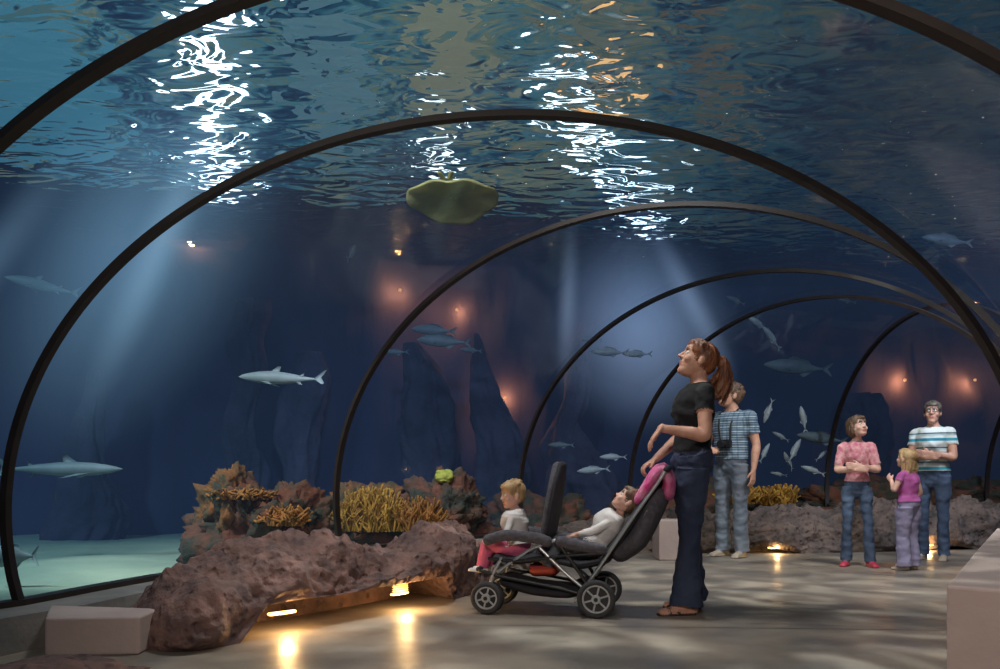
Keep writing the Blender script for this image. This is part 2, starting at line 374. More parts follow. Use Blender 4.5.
person('girl',(3.32,7.44,0),rad(250),1.38,{'skin':skin_pale,'hair':hair_brown,'top':pink_cloth,'bottom':jeans_mid,'shoe':shoe_red,'lip':lipm},
  'bob',head_pitch=rad(14),head_yaw=rad(40),head_s=1.06,child=1,arms=cross(kg),sleeve=.8,boot=.018,voxel=.006,build=.9,
  legs=[(V((0,.08,.88))*kg,V((.02,.11,.47))*kg,V((.02,.13,.08))*kg,(1,.3,0)),(V((0,-.08,.88))*kg,V((.02,-.10,.47))*kg,V((.0,-.11,.08))*kg,(1,-.3,0))])
ks=1.07/1.65
person('little_girl',(3.62,7.1,0),rad(120),1.05,{'skin':skin_pale,'hair':hair_blond,'top':purple_cloth,'bottom':lav_cloth,'shoe':shoe_tan,'lip':lipm},
  'long',head_pitch=rad(12),head_s=1.20,child=1,sleeve=.4,boot=.018,voxel=.0055,legw=1.2,build=1.12,
  arms=[(V((.04,.24,1.10))*ks,V((.15,.14,1.22))*ks,V((.6,-.2,.6)),V((0,-1,0)),.4),(V((-.02,-.24,1.07))*ks,V((.08,-.25,.86))*ks,V((.3,0,-1)),V((0,1,0)),.3)])
kw=1.58/1.65
person('woman',(4.33,8.0,0),rad(228),1.58,{'skin':skin,'hair':hair_grey,'top':tealstripe,'bottom':jeans_mid,'shoe':shoe_tan,'lip':lipm},
  'short',head_pitch=rad(4),head_yaw=rad(8),head_s=.95,arms=cross(kw),sleeve=.5,boot=.012,voxel=.007,hem=.93,build=.98,glasses=True)

# ---------------------------------------------------------------- tandem stroller (side elevation coordinates, +X = rear)
st=empty('tandem_stroller',(.235,4.72,0),rad(-13))
def E(u,v): return ((u-540)/170.0, .8+(480-v)/170.0)
def P3(u,v,y): x,z=E(u,v); return V((x,y,z))
def pipe(name,pts,r,mat,par=st,n=10,rb=None,ref=(0,1,0)):
    t=Body(); t.tube([(V(p),r,rb or r,'a') for p in pts],ref=ref,n=n,step=.02); return mesh_obj(name,t.v,t.f,mat,par)
def wheel(name,c,r,par,w=.035):
    e=bpy.data.objects.new(name,None); e.location=c; link(e,par)
    bm=bmesh.new()
    R=32;Q=12
    vs=[[bm.verts.new(((r-.018+.018*math.cos(q*2*math.pi/Q))*math.cos(i*2*math.pi/R),.5*w*math.sin(q*2*math.pi/Q),(r-.018+.018*math.cos(q*2*math.pi/Q))*math.sin(i*2*math.pi/R))) for q in range(Q)] for i in range(R)]
    for i in range(R):
        for q in range(Q): bm.faces.new((vs[i][q],vs[(i+1)%R][q],vs[(i+1)%R][(q+1)%Q],vs[i][(q+1)%Q]))
    bmesh.ops.recalc_face_normals(bm,faces=bm.faces)
    me=bpy.data.meshes.new('tyre'); bm.to_mesh(me); bm.free(); me.materials.append(rubber)
    for p in me.polygons:p.use_smooth=True
    link(bpy.data.objects.new('tyre',me),e)
    def cyl(nm,rr,d,mat,yy=0):
        bm=bmesh.new(); bmesh.ops.create_cone(bm,cap_ends=True,segments=28,radius1=rr,radius2=rr,depth=d)
        me=bpy.data.meshes.new(nm); bm.to_mesh(me); bm.free(); me.materials.append(mat)
        q=bpy.data.objects.new(nm,me); q.rotation_euler=(rad(90),0,0); q.location=(0,yy,0); link(q,e)
    cyl('hub',.026,w+.012,hubm); cyl('hub_cap',.012,w+.024,black_plastic)
    cyl('rim_disc',r-.03,.006,black_plastic)
    rr=[]
    for i in range(R):
        a=i*2*math.pi/R
        rr.append([V(((r-.034+.008*math.cos(q*math.pi/3))*math.cos(a),.014*math.sin(q*math.pi/3),(r-.034+.008*math.cos(q*math.pi/3))*math.sin(a))) for q in range(6)])
    v=[];f=[]
    for r_ in rr: v+=r_
    for i in range(R):
        for q in range(6): f.append((i*6+q,((i+1)%R)*6+q,((i+1)%R)*6+(q+1)%6,i*6+(q+1)%6))
    mesh_obj('rim',v,f,hubm,e)
    for i in range(6):
        a=i*math.pi/3+.3
        pipe('spoke_%d'%(i+1),[(0,0,0),(math.cos(a)*(r-.035),0,math.sin(a)*(r-.035))],.007,hubm,e,8,ref=(0,1,0))
W=.50
for y,nm in ((-.03,'near'),(W-.05,'far')):
    wheel('rear_wheel_'+nm,(P3(597,599,y).x,y,.112),.112,st)
    wheel('front_wheel_'+nm,(P3(486,600,y).x,y,.098),.098,st)
    wheel('front_wheel_inner_'+nm,(P3(486,600,y).x,y+.06 if nm=='near' else y-.06,.098),.098,st)
for y,nm in ((0,'near'),(W-.08,'far')):
    pipe('lower_rail_'+nm,[P3(478,572,y),P3(500,578,y),P3(560,588,y),P3(597,597,y)],.011,black_plastic)
    pipe('front_fork_'+nm,[P3(500,560,y),P3(492,575,y),P3(486,600,y)],.012,silver)
    pipe('push_bar_'+nm,[P3(576,600,y),P3(600,565,y),P3(630,520,y),P3(655,484,y),P3(664,470,y)],.011,silver)
    pipe('mid_brace_'+nm,[P3(497,573,y),P3(530,550,y),P3(556,540,y)],.010,silver)
    pipe('cross_brace_'+nm,[P3(540,548,y),P3(565,572,y),P3(590,592,y)],.010,silver)
    pipe('rear_leg_'+nm,[P3(560,545,y),P3(580,572,y),P3(597,599,y)],.011,black_plastic)
    pipe('seat_rail_'+nm,[P3(488,560,y),P3(520,562,y),P3(560,556,y),P3(606,552,y)],.011,black_plastic)
    pipe('armrest_front_'+nm,[P3(486,541,y),P3(505,536,y),P3(535,538,y),P3(548,542,y)],.028,fabric_grey,rb=.034)
    pipe('armrest_rear_'+nm,[P3(560,541,y),P3(578,545,y),P3(602,548,y)],.028,fabric_grey,rb=.034)
pipe('handle_grip',[P3(664,470,0),P3(666,468,.03),P3(666,468,W-.12),P3(664,470,W-.08)],.016,fabric_black,ref=(0,0,1))
pipe('axle_rear',[P3(597,599,-.03),P3(597,599,W-.05)],.008,silver,ref=(0,0,1))
pipe('axle_front',[P3(486,600,-.03),P3(486,600,W-.05)],.008,silver,ref=(0,0,1))
pipe('footrest',[P3(478,570,0),P3(474,572,.05),P3(474,572,W-.13),P3(478,570,W-.08)],.014,fabric_black,ref=(0,0,1))
pipe('front_grab_bar',[P3(486,541,0),P3(482,540,.06),P3(482,540,W-.14),P3(486,541,W-.08)],.018,fabric_grey,ref=(0,0,1))
def pad(name,pts,half_w,th,mat,yc=W/2-.04,par=st):
    t=Body(); t.tube([(V((p.x,yc,p.z)),half_w*s,th,'a') for p,s in pts],ref=(0,1,0),n=20,step=.02); return mesh_obj(name,t.v,t.f,mat,par)
pad('front_seat_pan',[(P3(492,560,0),.9),(P3(515,563,0),1),(P3(540,558,0),1)],.19,.03,fabric_black)
pad('front_backrest',[(P3(536,556,0),.8),(P3(542,535,0),1),(P3(547,505,0),1.0),(P3(551,480,0),.8),(P3(553,467,0),.45)],.19,.036,fabric_grey)
pad('front_backrest_trim',[(P3(545,535,0),1.03),(P3(551,505,0),1.03),(P3(555,480,0),.84),(P3(557,465,0),.5)],.19,.026,fabric_black)
pad('rear_seat_pan',[(P3(556,562,0),.9),(P3(580,566,0),1),(P3(604,560,0),1)],.19,.03,fabric_black)
pad('rear_backrest',[(P3(598,563,0),.9),(P3(618,540,0),1),(P3(637,512,0),1.0),(P3(650,490,0),.9),(P3(656,478,0),.6)],.20,.035,fabric_black)
pad('rear_backrest_shell',[(P3(618,552,0),.7),(P3(634,540,0),1),(P3(646,518,0),1.0),(P3(655,497,0),.8)],.215,.07,fabric_grey)
pad('basket',[(P3(500,585,0),.9),(P3(530,592,0),1),(P3(565,594,0),1),(P3(580,588,0),.9)],.19,.045,fabric_black)
pad('basket_bag',[(P3(530,574,0),.6),(P3(548,573,0),.6)],.2,.04,red_cloth)
pad('pink_blanket',[(P3(638,500,0),.8),(P3(646,487,0),1.08),(P3(653,475,0),1.1),(P3(660,469,0),.95),(P3(666,480,0),.8),(P3(665,494,0),.7)],.21,.042,pink_blanket)

def place_seated(name,u,v,H,mats,lean,hp,hy,style,legf,armf,hs=1.38):
    k=H/1.65; x,z=E(u,v); e=st.matrix_basis
    legs=[(V((0,s*.08,.9))*k,V((legf[0]*k,s*.11*k,legf[1]*k)),V((legf[2]*k,s*.10*k,legf[3]*k)),(legf[4],s*.1,legf[5])) for s in(1,-1)]
    arms=[(V((a[0],s*a[1],a[2]))*k,V((a[3],s*a[4],a[5]))*k,V(a[6]),V((0,-s*.3,-1)),.4) for s,a in zip((1,-1),armf)]
    o,*_=person(name,(0,0,0),0,H,mats,style,head_pitch=hp,head_yaw=hy,head_s=hs,arms=arms,legs=legs,lean=lean,child=1,sleeve=1.7,voxel=.0045,build=1.45)
    p=e@V((x,W/2-.06,z)); o.location=(p.x,p.y,p.z-.9*k); o.rotation_euler=(0,0,rad(180-13)); return o
place_seated('toddler',509,551,.80,{'skin':skin_pale,'hair':hair_blond,'top':white_cloth,'bottom':pinkpant,'shoe':white_cloth,'lip':lipm},rad(-2),rad(-6),rad(32),'baby',
   (.34,.95,.42,.66,.9,.1),[(.08,.26,1.1,.26,.16,1.02,(1,0,-.3)),(.08,.26,1.1,.26,.16,1.02,(1,0,-.3))],1.5)
place_seated('toddler',588,548,.86,{'skin':skin_pale,'hair':hair_brown,'top':white_cloth,'bottom':jeans_light,'shoe':shoe_red,'lip':lipm},rad(40),rad(46),rad(15),'baby',
   (.36,.95,.52,.68,.9,.3),[(-.02,.25,1.08,.16,.14,1.04,(1,0,-.2)),(-.02,.25,1.08,.16,.14,1.04,(1,0,-.2))],1.38)

# ---------------------------------------------------------------- tunnel geometry
A_,B_,Z0=2.66,2.05,.64
stn=[(-1.1,-3.0,.1),(-.55,.2,.16),(-.17,2.86,.159),(.17,4.13,-.042),(.77,5.65,.578),(2.07,7.43,.809),(3.05,8.52,1.065),(4.69,8.95,1.59),(6.9,8.9,1.62),(9.6,8.7,1.65),(13.6,8.4,1.65)]
def arcpt(s,T,dr=0,ax=0):
    cx,cy,th=s; u=-math.cos(T)*(A_+dr); z=Z0+(B_+dr)*math.sin(T)
    return V((cx+u*math.cos(th)+ax*math.sin(th),cy-u*math.sin(th)+ax*math.cos(th),z))
T0=-.231; NT=72
TT=[lerp(T0,math.pi-T0,i/(NT-1)) for i in range(NT)]
dense=[]
for k_ in range(len(stn)-1):
    for i in range(6):
        t=i/6; a=stn[k_];b_=stn[k_+1]; dense.append(tuple(lerp(a[j],b_[j],t) for j in range(3)))
dense.append(stn[-1])
gl=bpy.data.materials.new('acrylic_glass'); gl.use_nodes=True; nt=gl.node_tree; nt.nodes.clear(); n=nt.nodes; L=nt.links
out=n.new('ShaderNodeOutputMaterial'); tr=n.new('ShaderNodeBsdfTransparent'); tr.inputs[0].default_value=(.97,.985,.99,1); g=n.new('ShaderNodeBsdfGlossy'); g.inputs['Roughness'].default_value=.06
fr=n.new('ShaderNodeFresnel'); fr.inputs[0].default_value=1.15; mx=n.new('ShaderNodeMixShader'); mu=n.new('ShaderNodeMath'); mu.operation='MULTIPLY'; mu.inputs[1].default_value=.14
L.new(fr.outputs[0],mu.inputs[0]); L.new(mu.outputs[0],mx.inputs[0]); L.new(tr.outputs[0],mx.inputs[1]); L.new(g.outputs[0],mx.inputs[2]); L.new(mx.outputs[0],out.inputs[0])
v=[];f=[]
for s in dense:
    for T in TT: v.append(arcpt(s,T,.03))
for i in range(len(dense)-1):
    for j in range(NT-1): a=i*NT+j; f.append((a,a+1,a+NT+1,a+NT))
mesh_obj('acrylic_tunnel_glass',v,f,gl)
steel=M('arch_rib_steel',(.012,.007,.006),.5,(.020,.012,.009),8)
for s in stn[1:10]:
    v=[];f=[]
    prof=[(-.010,-.028),(-.010,.028),(.022,.028),(.022,-.028)]
    for T in [lerp(T0,math.pi-T0,i/119) for i in range(120)]:
        for dr,ax in prof: v.append(arcpt(s,T,dr-.03+.02,ax))
    for i in range(119):
        for q in range(4): a=i*4+q; b2=i*4+(q+1)%4; f.append((a,b2,b2+4,a+4))
    o=mesh_obj('tunnel_arch_rib',v,f,steel,sm=False); fix_normals(o)
conc=M('curb_concrete',(.24,.22,.205),.7,(.16,.155,.15),5,.004,40)
def sweep(name,side,zt,wi,wo,mat):
    v=[];f=[]
    for s in dense:
        cx,cy,th=s
        for u,z in ((A_*.973-wi,-.05),(A_*.973-wi,zt),(A_*.973+wo,zt),(A_*.973+wo,-.05)):
            u=u*side; v.append((cx+u*math.cos(th),cy-u*math.sin(th),z))
    for i in range(len(dense)-1):
        for q in range(4): a=i*4+q;b2=i*4+(q+1)%4; f.append((a,b2,b2+4,a+4))
    o=mesh_obj(name,v,f,mat,sm=False); fix_normals(o)
sweep('curb_outer',-1,.17,.32,.12,conc); sweep('curb_inner',1,.17,.15,.12,conc)
sweep('trim_1',-1,.20,.035,.05,steel)

fl=M('polished_concrete',(.27,.22,.175),.35,(.13,.113,.10),1.6,.003,9,detail=7,lo=.38,hi=.62)
nt=fl.node_tree;n=nt.nodes;L=nt.links;b_=n['Principled BSDF']
nz=n.new('ShaderNodeTexNoise'); nz.inputs['Scale'].default_value=2.2; nz.inputs['Detail'].default_value=4
mr=n.new('ShaderNodeMapRange'); mr.inputs['From Min'].default_value=.35; mr.inputs['From Max'].default_value=.65; mr.inputs['To Min'].default_value=.28; mr.inputs['To Max'].default_value=.6
L.new([x for x in n if x.type=='TEX_COORD'][0].outputs['Object'],nz.inputs['Vector']); L.new(nz.outputs[0],mr.inputs['Value']); L.new(mr.outputs[0],b_.inputs['Roughness'])
v=[];f=[]
for s in dense:
    cx,cy,th=s
    for u in (-A_,A_): v.append((cx+u*math.cos(th),cy-u*math.sin(th),0))
for i in range(len(dense)-1): a=i*2; f.append((a,a+1,a+3,a+2))
o=mesh_obj('floor',v,f,fl,sm=False)
for p in o.data.polygons:
    if p.normal.z<0: p.flip()
sand=M('tank_sand',(.40,.45,.30),.9,(.27,.33,.23),.9,.02,5)
N=90; v=[];f=[]
for i in range(N+1):
    for j in range(N+1):
        x=lerp(-13,14,i/N); y=lerp(-3,16.5,j/N); v.append((x,y,-.06+.05*noise.noise(V((x*.8,y*.8,0)))))
for i in range(N):
    for j in range(N): a=i*(N+1)+j; f.append((a,a+N+1,a+N+2,a+1))
mesh_obj('tank_sand_bed',v,f,sand)

# ---------------------------------------------------------------- rocks
def rockmat(name,c1,c2,c3):
    m=M(name,c1,.9,c2,6,.03,16,detail=8); nt=m.node_tree;n=nt.nodes;L=nt.links;b=n['Principled BSDF']
    tc=[x for x in n if x.type=='TEX_COORD'][0]
    vo=n.new('ShaderNodeTexVoronoi'); vo.inputs['Scale'].default_value=16; L.new(tc.outputs['Object'],vo.inputs['Vector'])
    r=n.new('ShaderNodeValToRGB'); r.color_ramp.elements[0].position=.05; r.color_ramp.elements[1].position=.38; r.color_ramp.elements[0].color=(*c3,1); r.color_ramp.elements[1].color=(1,1,1,1)
    L.new(vo.outputs['Distance'],r.inputs[0])
    mx=n.new('ShaderNodeMixRGB'); mx.blend_type='MULTIPLY'; mx.inputs[0].default_value=.8
    src=b.inputs['Base Color'].links[0].from_socket; L.new(src,mx.inputs[1]); L.new(r.outputs[0],mx.inputs[2]); L.new(mx.outputs[0],b.inputs['Base Color'])
    bp=n.new('ShaderNodeBump'); bp.inputs['Distance'].default_value=.02; L.new(r.outputs[0],bp.inputs['Height']); L.new(b.inputs['Normal'].links[0].from_socket,bp.inputs['Normal']); L.new(bp.outputs[0],b.inputs['Normal'])
    return m
rock_pink=rockmat('rock_reddish',(.22,.12,.10),(.09,.055,.053),(.45,.4,.4))
rock_brown=rockmat('rock_brown',(.15,.10,.078),(.06,.046,.04),(.45,.4,.4))
def rock_bench(name,front,inward,depth,height,recess,mat,rh=.13,nu=150,seed=0,lumps=None,rd=.3):
    F=np.array(front); d=np.r_[0,np.cumsum(np.hypot(*(F[1:]-F[:-1]).T))]; tot=d[-1]
    inward=V((*inward,0)).normalized(); v=[];f=[]; nv=110
    for i in range(nu+1):
        u=i/nu; fx=np.interp(u*tot,d,F[:,0]); fy=np.interp(u*tot,d,F[:,1])
        h=0
        for a,b in recess:
            if a<u<b: h=rh*min(1,(u-a)/.05)*min(1,(b-u)/.05)
        hh=height
        if lumps: hh*=np.interp(u,[q[0] for q in lumps],[q[1] for q in lumps])
        ends=min(1,u/.06,(1-u)/.06); ends=math.sqrt(max(ends,0.0))
        ri=rd if h>0 else .0
        dd=[ri,ri,.0,-.03,.02,depth*.16,depth*.38,depth*.65,depth*.9,depth]
        zz=[-.05,h,h,h+.06,max(hh*.62,h+.1),hh*.88,hh,hh*.93,hh*.55,-.05]
        tt=[0,.06,.16,.24,.4,.52,.64,.78,.9,1]
        for j in range(nv+1):
            t=j/nv; de=float(np.interp(t,tt,dd)); z=float(np.interp(t,tt,zz))
            de=depth*.5+(de-depth*.5)*(.6+.4*ends); z=z*(.25+.75*ends) if z>0 else z
            p=V((fx,fy,0))+inward*de+V((0,0,z))
            w=smooth((t-.14)/.1)
            q=p*1.0+V((seed,0,0))
            nn=.16*noise.noise(q*2.4)+.085*noise.noise(q*5)+.055*noise.noise(q*10)+.03*noise.noise(q*21)+.014*noise.noise(q*40)
            dirn=(V((0,0,1))*smooth(z/height)+(-inward)*(1-smooth(de/(depth*.4)))*.7)
            p+=dirn*nn*w*(height/.45)
            v.append(p)
    for i in range(nu):
        for j in range(nv): a=i*(nv+1)+j; f.append((a,a+1,a+nv+2,a+nv+1))
    for i in (0,nu):
        f.append([i*(nv+1)+j for j in range(nv+1)])
    o=mesh_obj(name,v,f,mat); fix_normals(o); return o
rock_bench('rock_bench',[(-1.56,3.64),(-1.45,3.70),(-1.24,3.95),(-.88,4.41),(-.42,5.08),(-.15,5.7),(.0,6.3)],(-.66,.75),.88,.41,[(.13,.68)],rock_pink,rh=.17,nu=240,lumps=[(0,.6),(.08,.85),(.22,1.10),(.38,1.08),(.50,.82),(.64,1.0),(.8,1.1),(1,.8)],rd=.45)
rock_bench('rock_bench',[(.0,6.4),(.55,7.6),(1.2,8.7),(2.2,8.75),(2.9,8.65),(3.8,8.8),(4.8,9.05),(5.9,9.3),(7.5,9.7)],(-.1,1),1.5,.48,[(.42,.52),(.7,.77)],rock_brown,rh=.09,nu=380,seed=5,lumps=[(0,.5),(.25,.55),(.34,.75),(.42,1.0),(.47,.8),(.54,1.05),(.6,.8),(.66,1.15),(.72,.85),(.78,1.2),(.84,.9),(1,1)])
def blob_rock(name,c,r,mat,seed,amp=.3,sub=5,parent=None):
    bm=bmesh.new(); bmesh.ops.create_icosphere(bm,subdivisions=sub,radius=1)
    for vv in bm.verts:
        p=vv.co.copy(); q=p*1.3+V((seed,seed*.7,0))
        d=1+amp*noise.noise(q*1.2)+amp*.6*noise.noise(q*2.8)+amp*.4*noise.noise(q*7)+amp*.2*noise.noise(q*15)
        p=p*d; vv.co=V((p.x*r[0],p.y*r[1],p.z*r[2]))
    me=bpy.data.meshes.new(name); bm.to_mesh(me); bm.free(); me.materials.append(mat)
    for p in me.polygons:p.use_smooth=True
    o=bpy.data.objects.new(name,me); o.location=c; return link(o,parent)
blob_rock('rock_boulder',(-1.75,3.02,-.02),(.5,.3,.13),rock_pink,3)
reef=M('reef_rock',(.12,.038,.016),.9,(.028,.028,.015),5,.05,10,detail=7,lo=.38,hi=.6)
reef2=M('reef_rock_orange',(.20,.07,.013),.9,(.05,.04,.016),7,.05,12,detail=7,lo=.4,hi=.65)
yel=M('yellow_coral',(.40,.20,.018),.85,(.22,.10,.012),8); oran=M('orange_coral',(.34,.12,.016),.85,(.18,.08,.012),8); grn=M('green_coral',(.38,.36,.05),.8,(.25,.26,.03),20)
r1=blob_rock('coral_rock',(-2.42,7.9,.22),(.56,.45,.55),reef,1.3,.5); blob_rock('lobe_1',(.35,-.1,.18),(.35,.3,.32),reef,4.2,.5,5,r1); blob_rock('lobe_2',(-.22,0,.30),(.3,.3,.40),reef2,7.7,.5,5,r1)
r2=blob_rock('coral_rock',(-1.2,9.3,.15),(1.0,.5,.5),reef,9.1,.5); blob_rock('lobe_1',(.55,-.2,.3),(.4,.3,.4),reef,2.2,.5,5,r2); blob_rock('lobe_2',(-.35,-.15,.25),(.4,.3,.35),reef2,3.7,.5,5,r2)
blob_rock('coral_rock',(.7,10.6,.1),(.8,.4,.5),reef,12,.5)
blob_rock('coral_rock',(2.9,11.3,.2),(1.2,.5,.5),reef,15,.5)
blob_rock('coral_rock',(5.6,11.9,.3),(1.6,.5,.45),reef,18,.5); blob_rock('coral_rock',(7.8,12.0,.3),(1.2,.5,.5),reef,19,.5)
def coral(name,c,r,mat,n=90,h=.18,br=.012):
    t=Body()
    for i in range(n):
        a=random.uniform(0,6.28); q=random.uniform(0,1)**.5
        p=V((c[0]+r[0]*q*math.cos(a),c[1]+r[1]*q*math.sin(a),c[2]-.1))
        hh=h*random.uniform(.4,1.2)+r[2]*(1-q*q)
        o1=V((random.uniform(-.06,.06),random.uniform(-.06,.06),hh*.6)); o2=o1+V((random.uniform(-.08,.08),random.uniform(-.08,.08),hh*.5))
        b_=br*random.uniform(.6,1.2)
        t.tube([(p,b_,b_,'a'),(p+o1,b_,b_,'a'),(p+o2,b_*1.1,b_*1.1,'a')],n=7,step=.05)
        p2=p+o1; t.tube([(p2,b_*.8,b_*.8,'a'),(p2+V((random.uniform(-.09,.09),random.uniform(-.09,.09),hh*.35)),b_,b_,'a')],n=7,step=.05)
        p3=p+o1*.6; t.tube([(p3,b_*.7,b_*.7,'a'),(p3+V((random.uniform(-.09,.09),random.uniform(-.09,.09),hh*.3)),b_*.8,b_*.8,'a')],n=6,step=.05)
    return mesh_obj(name,t.v,t.f,mat)
coral('yellow_coral',(-1.40,8.75,.35),(.42,.25,.22),yel,240,.2,.011)
coral('orange_coral',(-.85,8.7,.35),(.25,.2,.12),oran,130,.2,.011)
blob_rock('brain_coral',(-.62,8.95,.84),(.11,.11,.08),grn,5,.25,4)
coral('orange_coral',(-2.45,7.6,.72),(.28,.15,.0),oran,60,.08,.012)
coral('orange_coral',(-2.0,7.5,.48),(.2,.15,.1),oran,70,.08,.012)
coral('yellow_coral',(3.1,10.4,.6),(.24,.15,.06),yel,90,.16,.016); coral('yellow_coral',(3.65,10.5,.58),(.22,.15,.06),yel,80,.16,.016)
beige=M('painted_plaster',(.44,.34,.31),.75,(.38,.29,.27),3,.003,30)
def prism(name,poly,z0,z1,mat):
    v=[(x,y,z0) for x,y in poly]+[(x,y,z1) for x,y in poly]; n_=len(poly)
    f=[list(range(n_)),[n_+i for i in range(n_)]]+[(i,(i+1)%n_,(i+1)%n_+n_,i+n_) for i in range(n_)]
    o=mesh_obj(name,v,f,mat,sm=False); fix_normals(o)
    md=o.modifiers.new('b','BEVEL'); md.width=.012; md.segments=3; return o
prism('concrete_bench',[(1.49,2.67),(2.55,4.25),(3.6,5.8),(4.05,5.5),(2.9,3.9),(2.35,2.3),(2.0,2.2)],0,.45,beige)
prism('concrete_block',[(-2.06,3.62),(-1.65,3.66),(-1.66,3.9),(-2.25,4.0)],0,.175,beige)
prism('concrete_plinth',[(1.58,7.95),(1.85,7.95),(1.85,8.3),(1.58,8.3)],0,.40,beige)

warm=M('warm_lamp',(1,.7,.3),.5,emis=(1,.62,.18),estr=3)
grille=M('vent_brass',(.6,.45,.15),.4,emis=(1,.6,.1),estr=.8)  # brass slats given a glow of their own, as if lamplit
def lamp_in_recess(c,rz,e=4,s=(.16,.03,.014)):
    o=box('recess_light',c,s,warm,None,.004,(0,0,rz))
    l=bpy.data.lights.new('glow','POINT'); l.energy=e; l.color=(1,.62,.25); l.shadow_soft_size=.02
    q=bpy.data.objects.new('glow',l); q.location=(0,-.06,.0); link(q,o)
    return o
lamp_in_recess((-1.15,4.22,.10),rad(45),6)
o=lamp_in_recess((-.62,4.93,.10),rad(52),6,(.14,.03,.010))
for i in range(4): box('vent_slat_%d'%(i+1),(0,-.005,.018+.014*i),(.13,.012,.006),grille,o,.001)
lamp_in_recess((3.0,8.72,.06),0,4); lamp_in_recess((4.85,9.1,.06),0,4)

# ---------------------------------------------------------------- tank shell
wallm=M('tank_wall_paint',(.048,.042,.075),.95,(.018,.018,.04),.6,.12,.9,detail=5,stretch=(1,1,.3))
wpath=[(-13,-3),(-12.5,4),(-11,9.5),(-7.5,12.2),(-3,13.2),(1,14.0),(4.5,15.5),(9,16),(14,15)]
def wdisp(x,y,z,amp=.35,seed=0):
    a=amp*(noise.noise(V((x*.7+seed,y*.7,z*.25)))+.5*noise.noise(V((x*1.8,y*1.8,z*.6+seed)))+.25*noise.noise(V((x*4,y*4,z*1.5))))
    return a*1.5
def wall(name,pts,zt,mat,amp=.35,nseg=60,seed=0):
    F=np.array(pts,float); d=np.r_[0,np.cumsum(np.hypot(*(F[1:]-F[:-1]).T))]
    v=[];f=[];nz=50
    for i in range(nseg+1):
        s=d[-1]*i/nseg; x=float(np.interp(s,d,F[:,0])); y=float(np.interp(s,d,F[:,1]))
        for j in range(nz+1):
            z=lerp(-.2,zt,j/nz)
            v.append((x,y+wdisp(x,y,z,amp,seed),z))
    for i in range(nseg):
        for j in range(nz): a=i*(nz+1)+j; f.append((a,a+1,a+nz+2,a+nz+1))
    return mesh_obj(name,v,f,mat)
wall('wall_back',wpath,8.5,wallm,nseg=220)
wall('wall_right',[(14,15),(14,-3)],8.5,wallm,.1)
wall('wall_front',[(14,-3.2),(-13,-3.2)],8.5,wallm,.05)
pil=M('backdrop_rock',(.055,.046,.07),.95,(.02,.018,.03),1.6,.1,3,detail=6)
def pillar(c,r,h,lean,seed):
    v=[];f=[];nu=64;nz=70
    for j in range(nz+1):
        t=j/nz; z=t*h-.2
        for i in range(nu):
            a=2*math.pi*i/nu; rr=r*(1.25-.9*t*t+.25*math.cos(t*5+seed))
            p=V((math.cos(a),math.sin(a),z*.6)); rr*=1+.6*noise.noise(p*1.2+V((seed,0,0)))+.35*noise.noise(p*3+V((seed,0,0)))+.15*noise.noise(p*8)
            v.append((c[0]+rr*math.cos(a)+lean*t+.2*noise.noise(V((seed,z,0))),c[1]+rr*math.sin(a)*.6,z))
    for j in range(nz):
        for i in range(nu): f.append((j*nu+i,j*nu+(i+1)%nu,(j+1)*nu+(i+1)%nu,(j+1)*nu+i))
    f.append([nz*nu+i for i in range(nu)])
    mesh_obj('backdrop_rock_pillar',v,f,pil)
pillar((-4.0,12.4),.3,3.8,.1,1); pillar((-3.3,12.5),.3,3.0,.3,2); pillar((-.9,12.8),.35,3.2,-.5,3); pillar((.2,13.1),.28,3.4,-.6,4); pillar((1.4,13.1),.5,2.3,-.3,5); pillar((-6.2,11.7),.35,2.6,.3,6); pillar((.9,13.1),.25,3.6,.5,7); pillar((6.5,14.8),.5,2.6,.3,8)

ws=bpy.data.materials.new('water_surface'); ws.use_nodes=True; nt=ws.node_tree; nt.nodes.clear(); n=nt.nodes; L=nt.links
out=n.new('ShaderNodeOutputMaterial'); rf=n.new('ShaderNodeBsdfRefraction'); rf.inputs['IOR'].default_value=1.33; rf.inputs['Roughness'].default_value=0.07; rf.inputs[0].default_value=(.88,.95,.97,1)
g=n.new('ShaderNodeBsdfGlossy'); g.inputs['Roughness'].default_value=.05; g.inputs[0].default_value=(.8,.9,1,1); mx=n.new('ShaderNodeMixShader'); mx.inputs[0].default_value=.12
tc=n.new('ShaderNodeTexCoord'); mp=n.new('ShaderNodeMapping'); mp.inputs['Scale'].default_value=(1.0,1.9,1); mp.inputs['Rotation'].default_value=(0,0,.25)
L.new(tc.outputs['Object'],mp.inputs[0])
n1=n.new('ShaderNodeTexNoise'); n1.inputs['Scale'].default_value=1.9; n1.inputs['Detail'].default_value=1.8; n1.inputs['Roughness'].default_value=.45; n1.inputs['Distortion'].default_value=.7
L.new(mp.outputs[0],n1.inputs['Vector']); bp=n.new('ShaderNodeBump'); bp.inputs['Distance'].default_value=.19; bp.inputs['Strength'].default_value=1
L.new(n1.outputs[0],bp.inputs['Height'])
for q in (rf,g): L.new(bp.outputs[0],q.inputs['Normal'])
L.new(rf.outputs[0],mx.inputs[1]); L.new(g.outputs[0],mx.inputs[2]); L.new(mx.outputs[0],out.inputs[0])
WZ=4.5
mesh_obj('water_surface',[(-13,-3,WZ),(14,-3,WZ),(14,17,WZ),(-13,17,WZ)],[(0,3,2,1)],ws,sm=False)

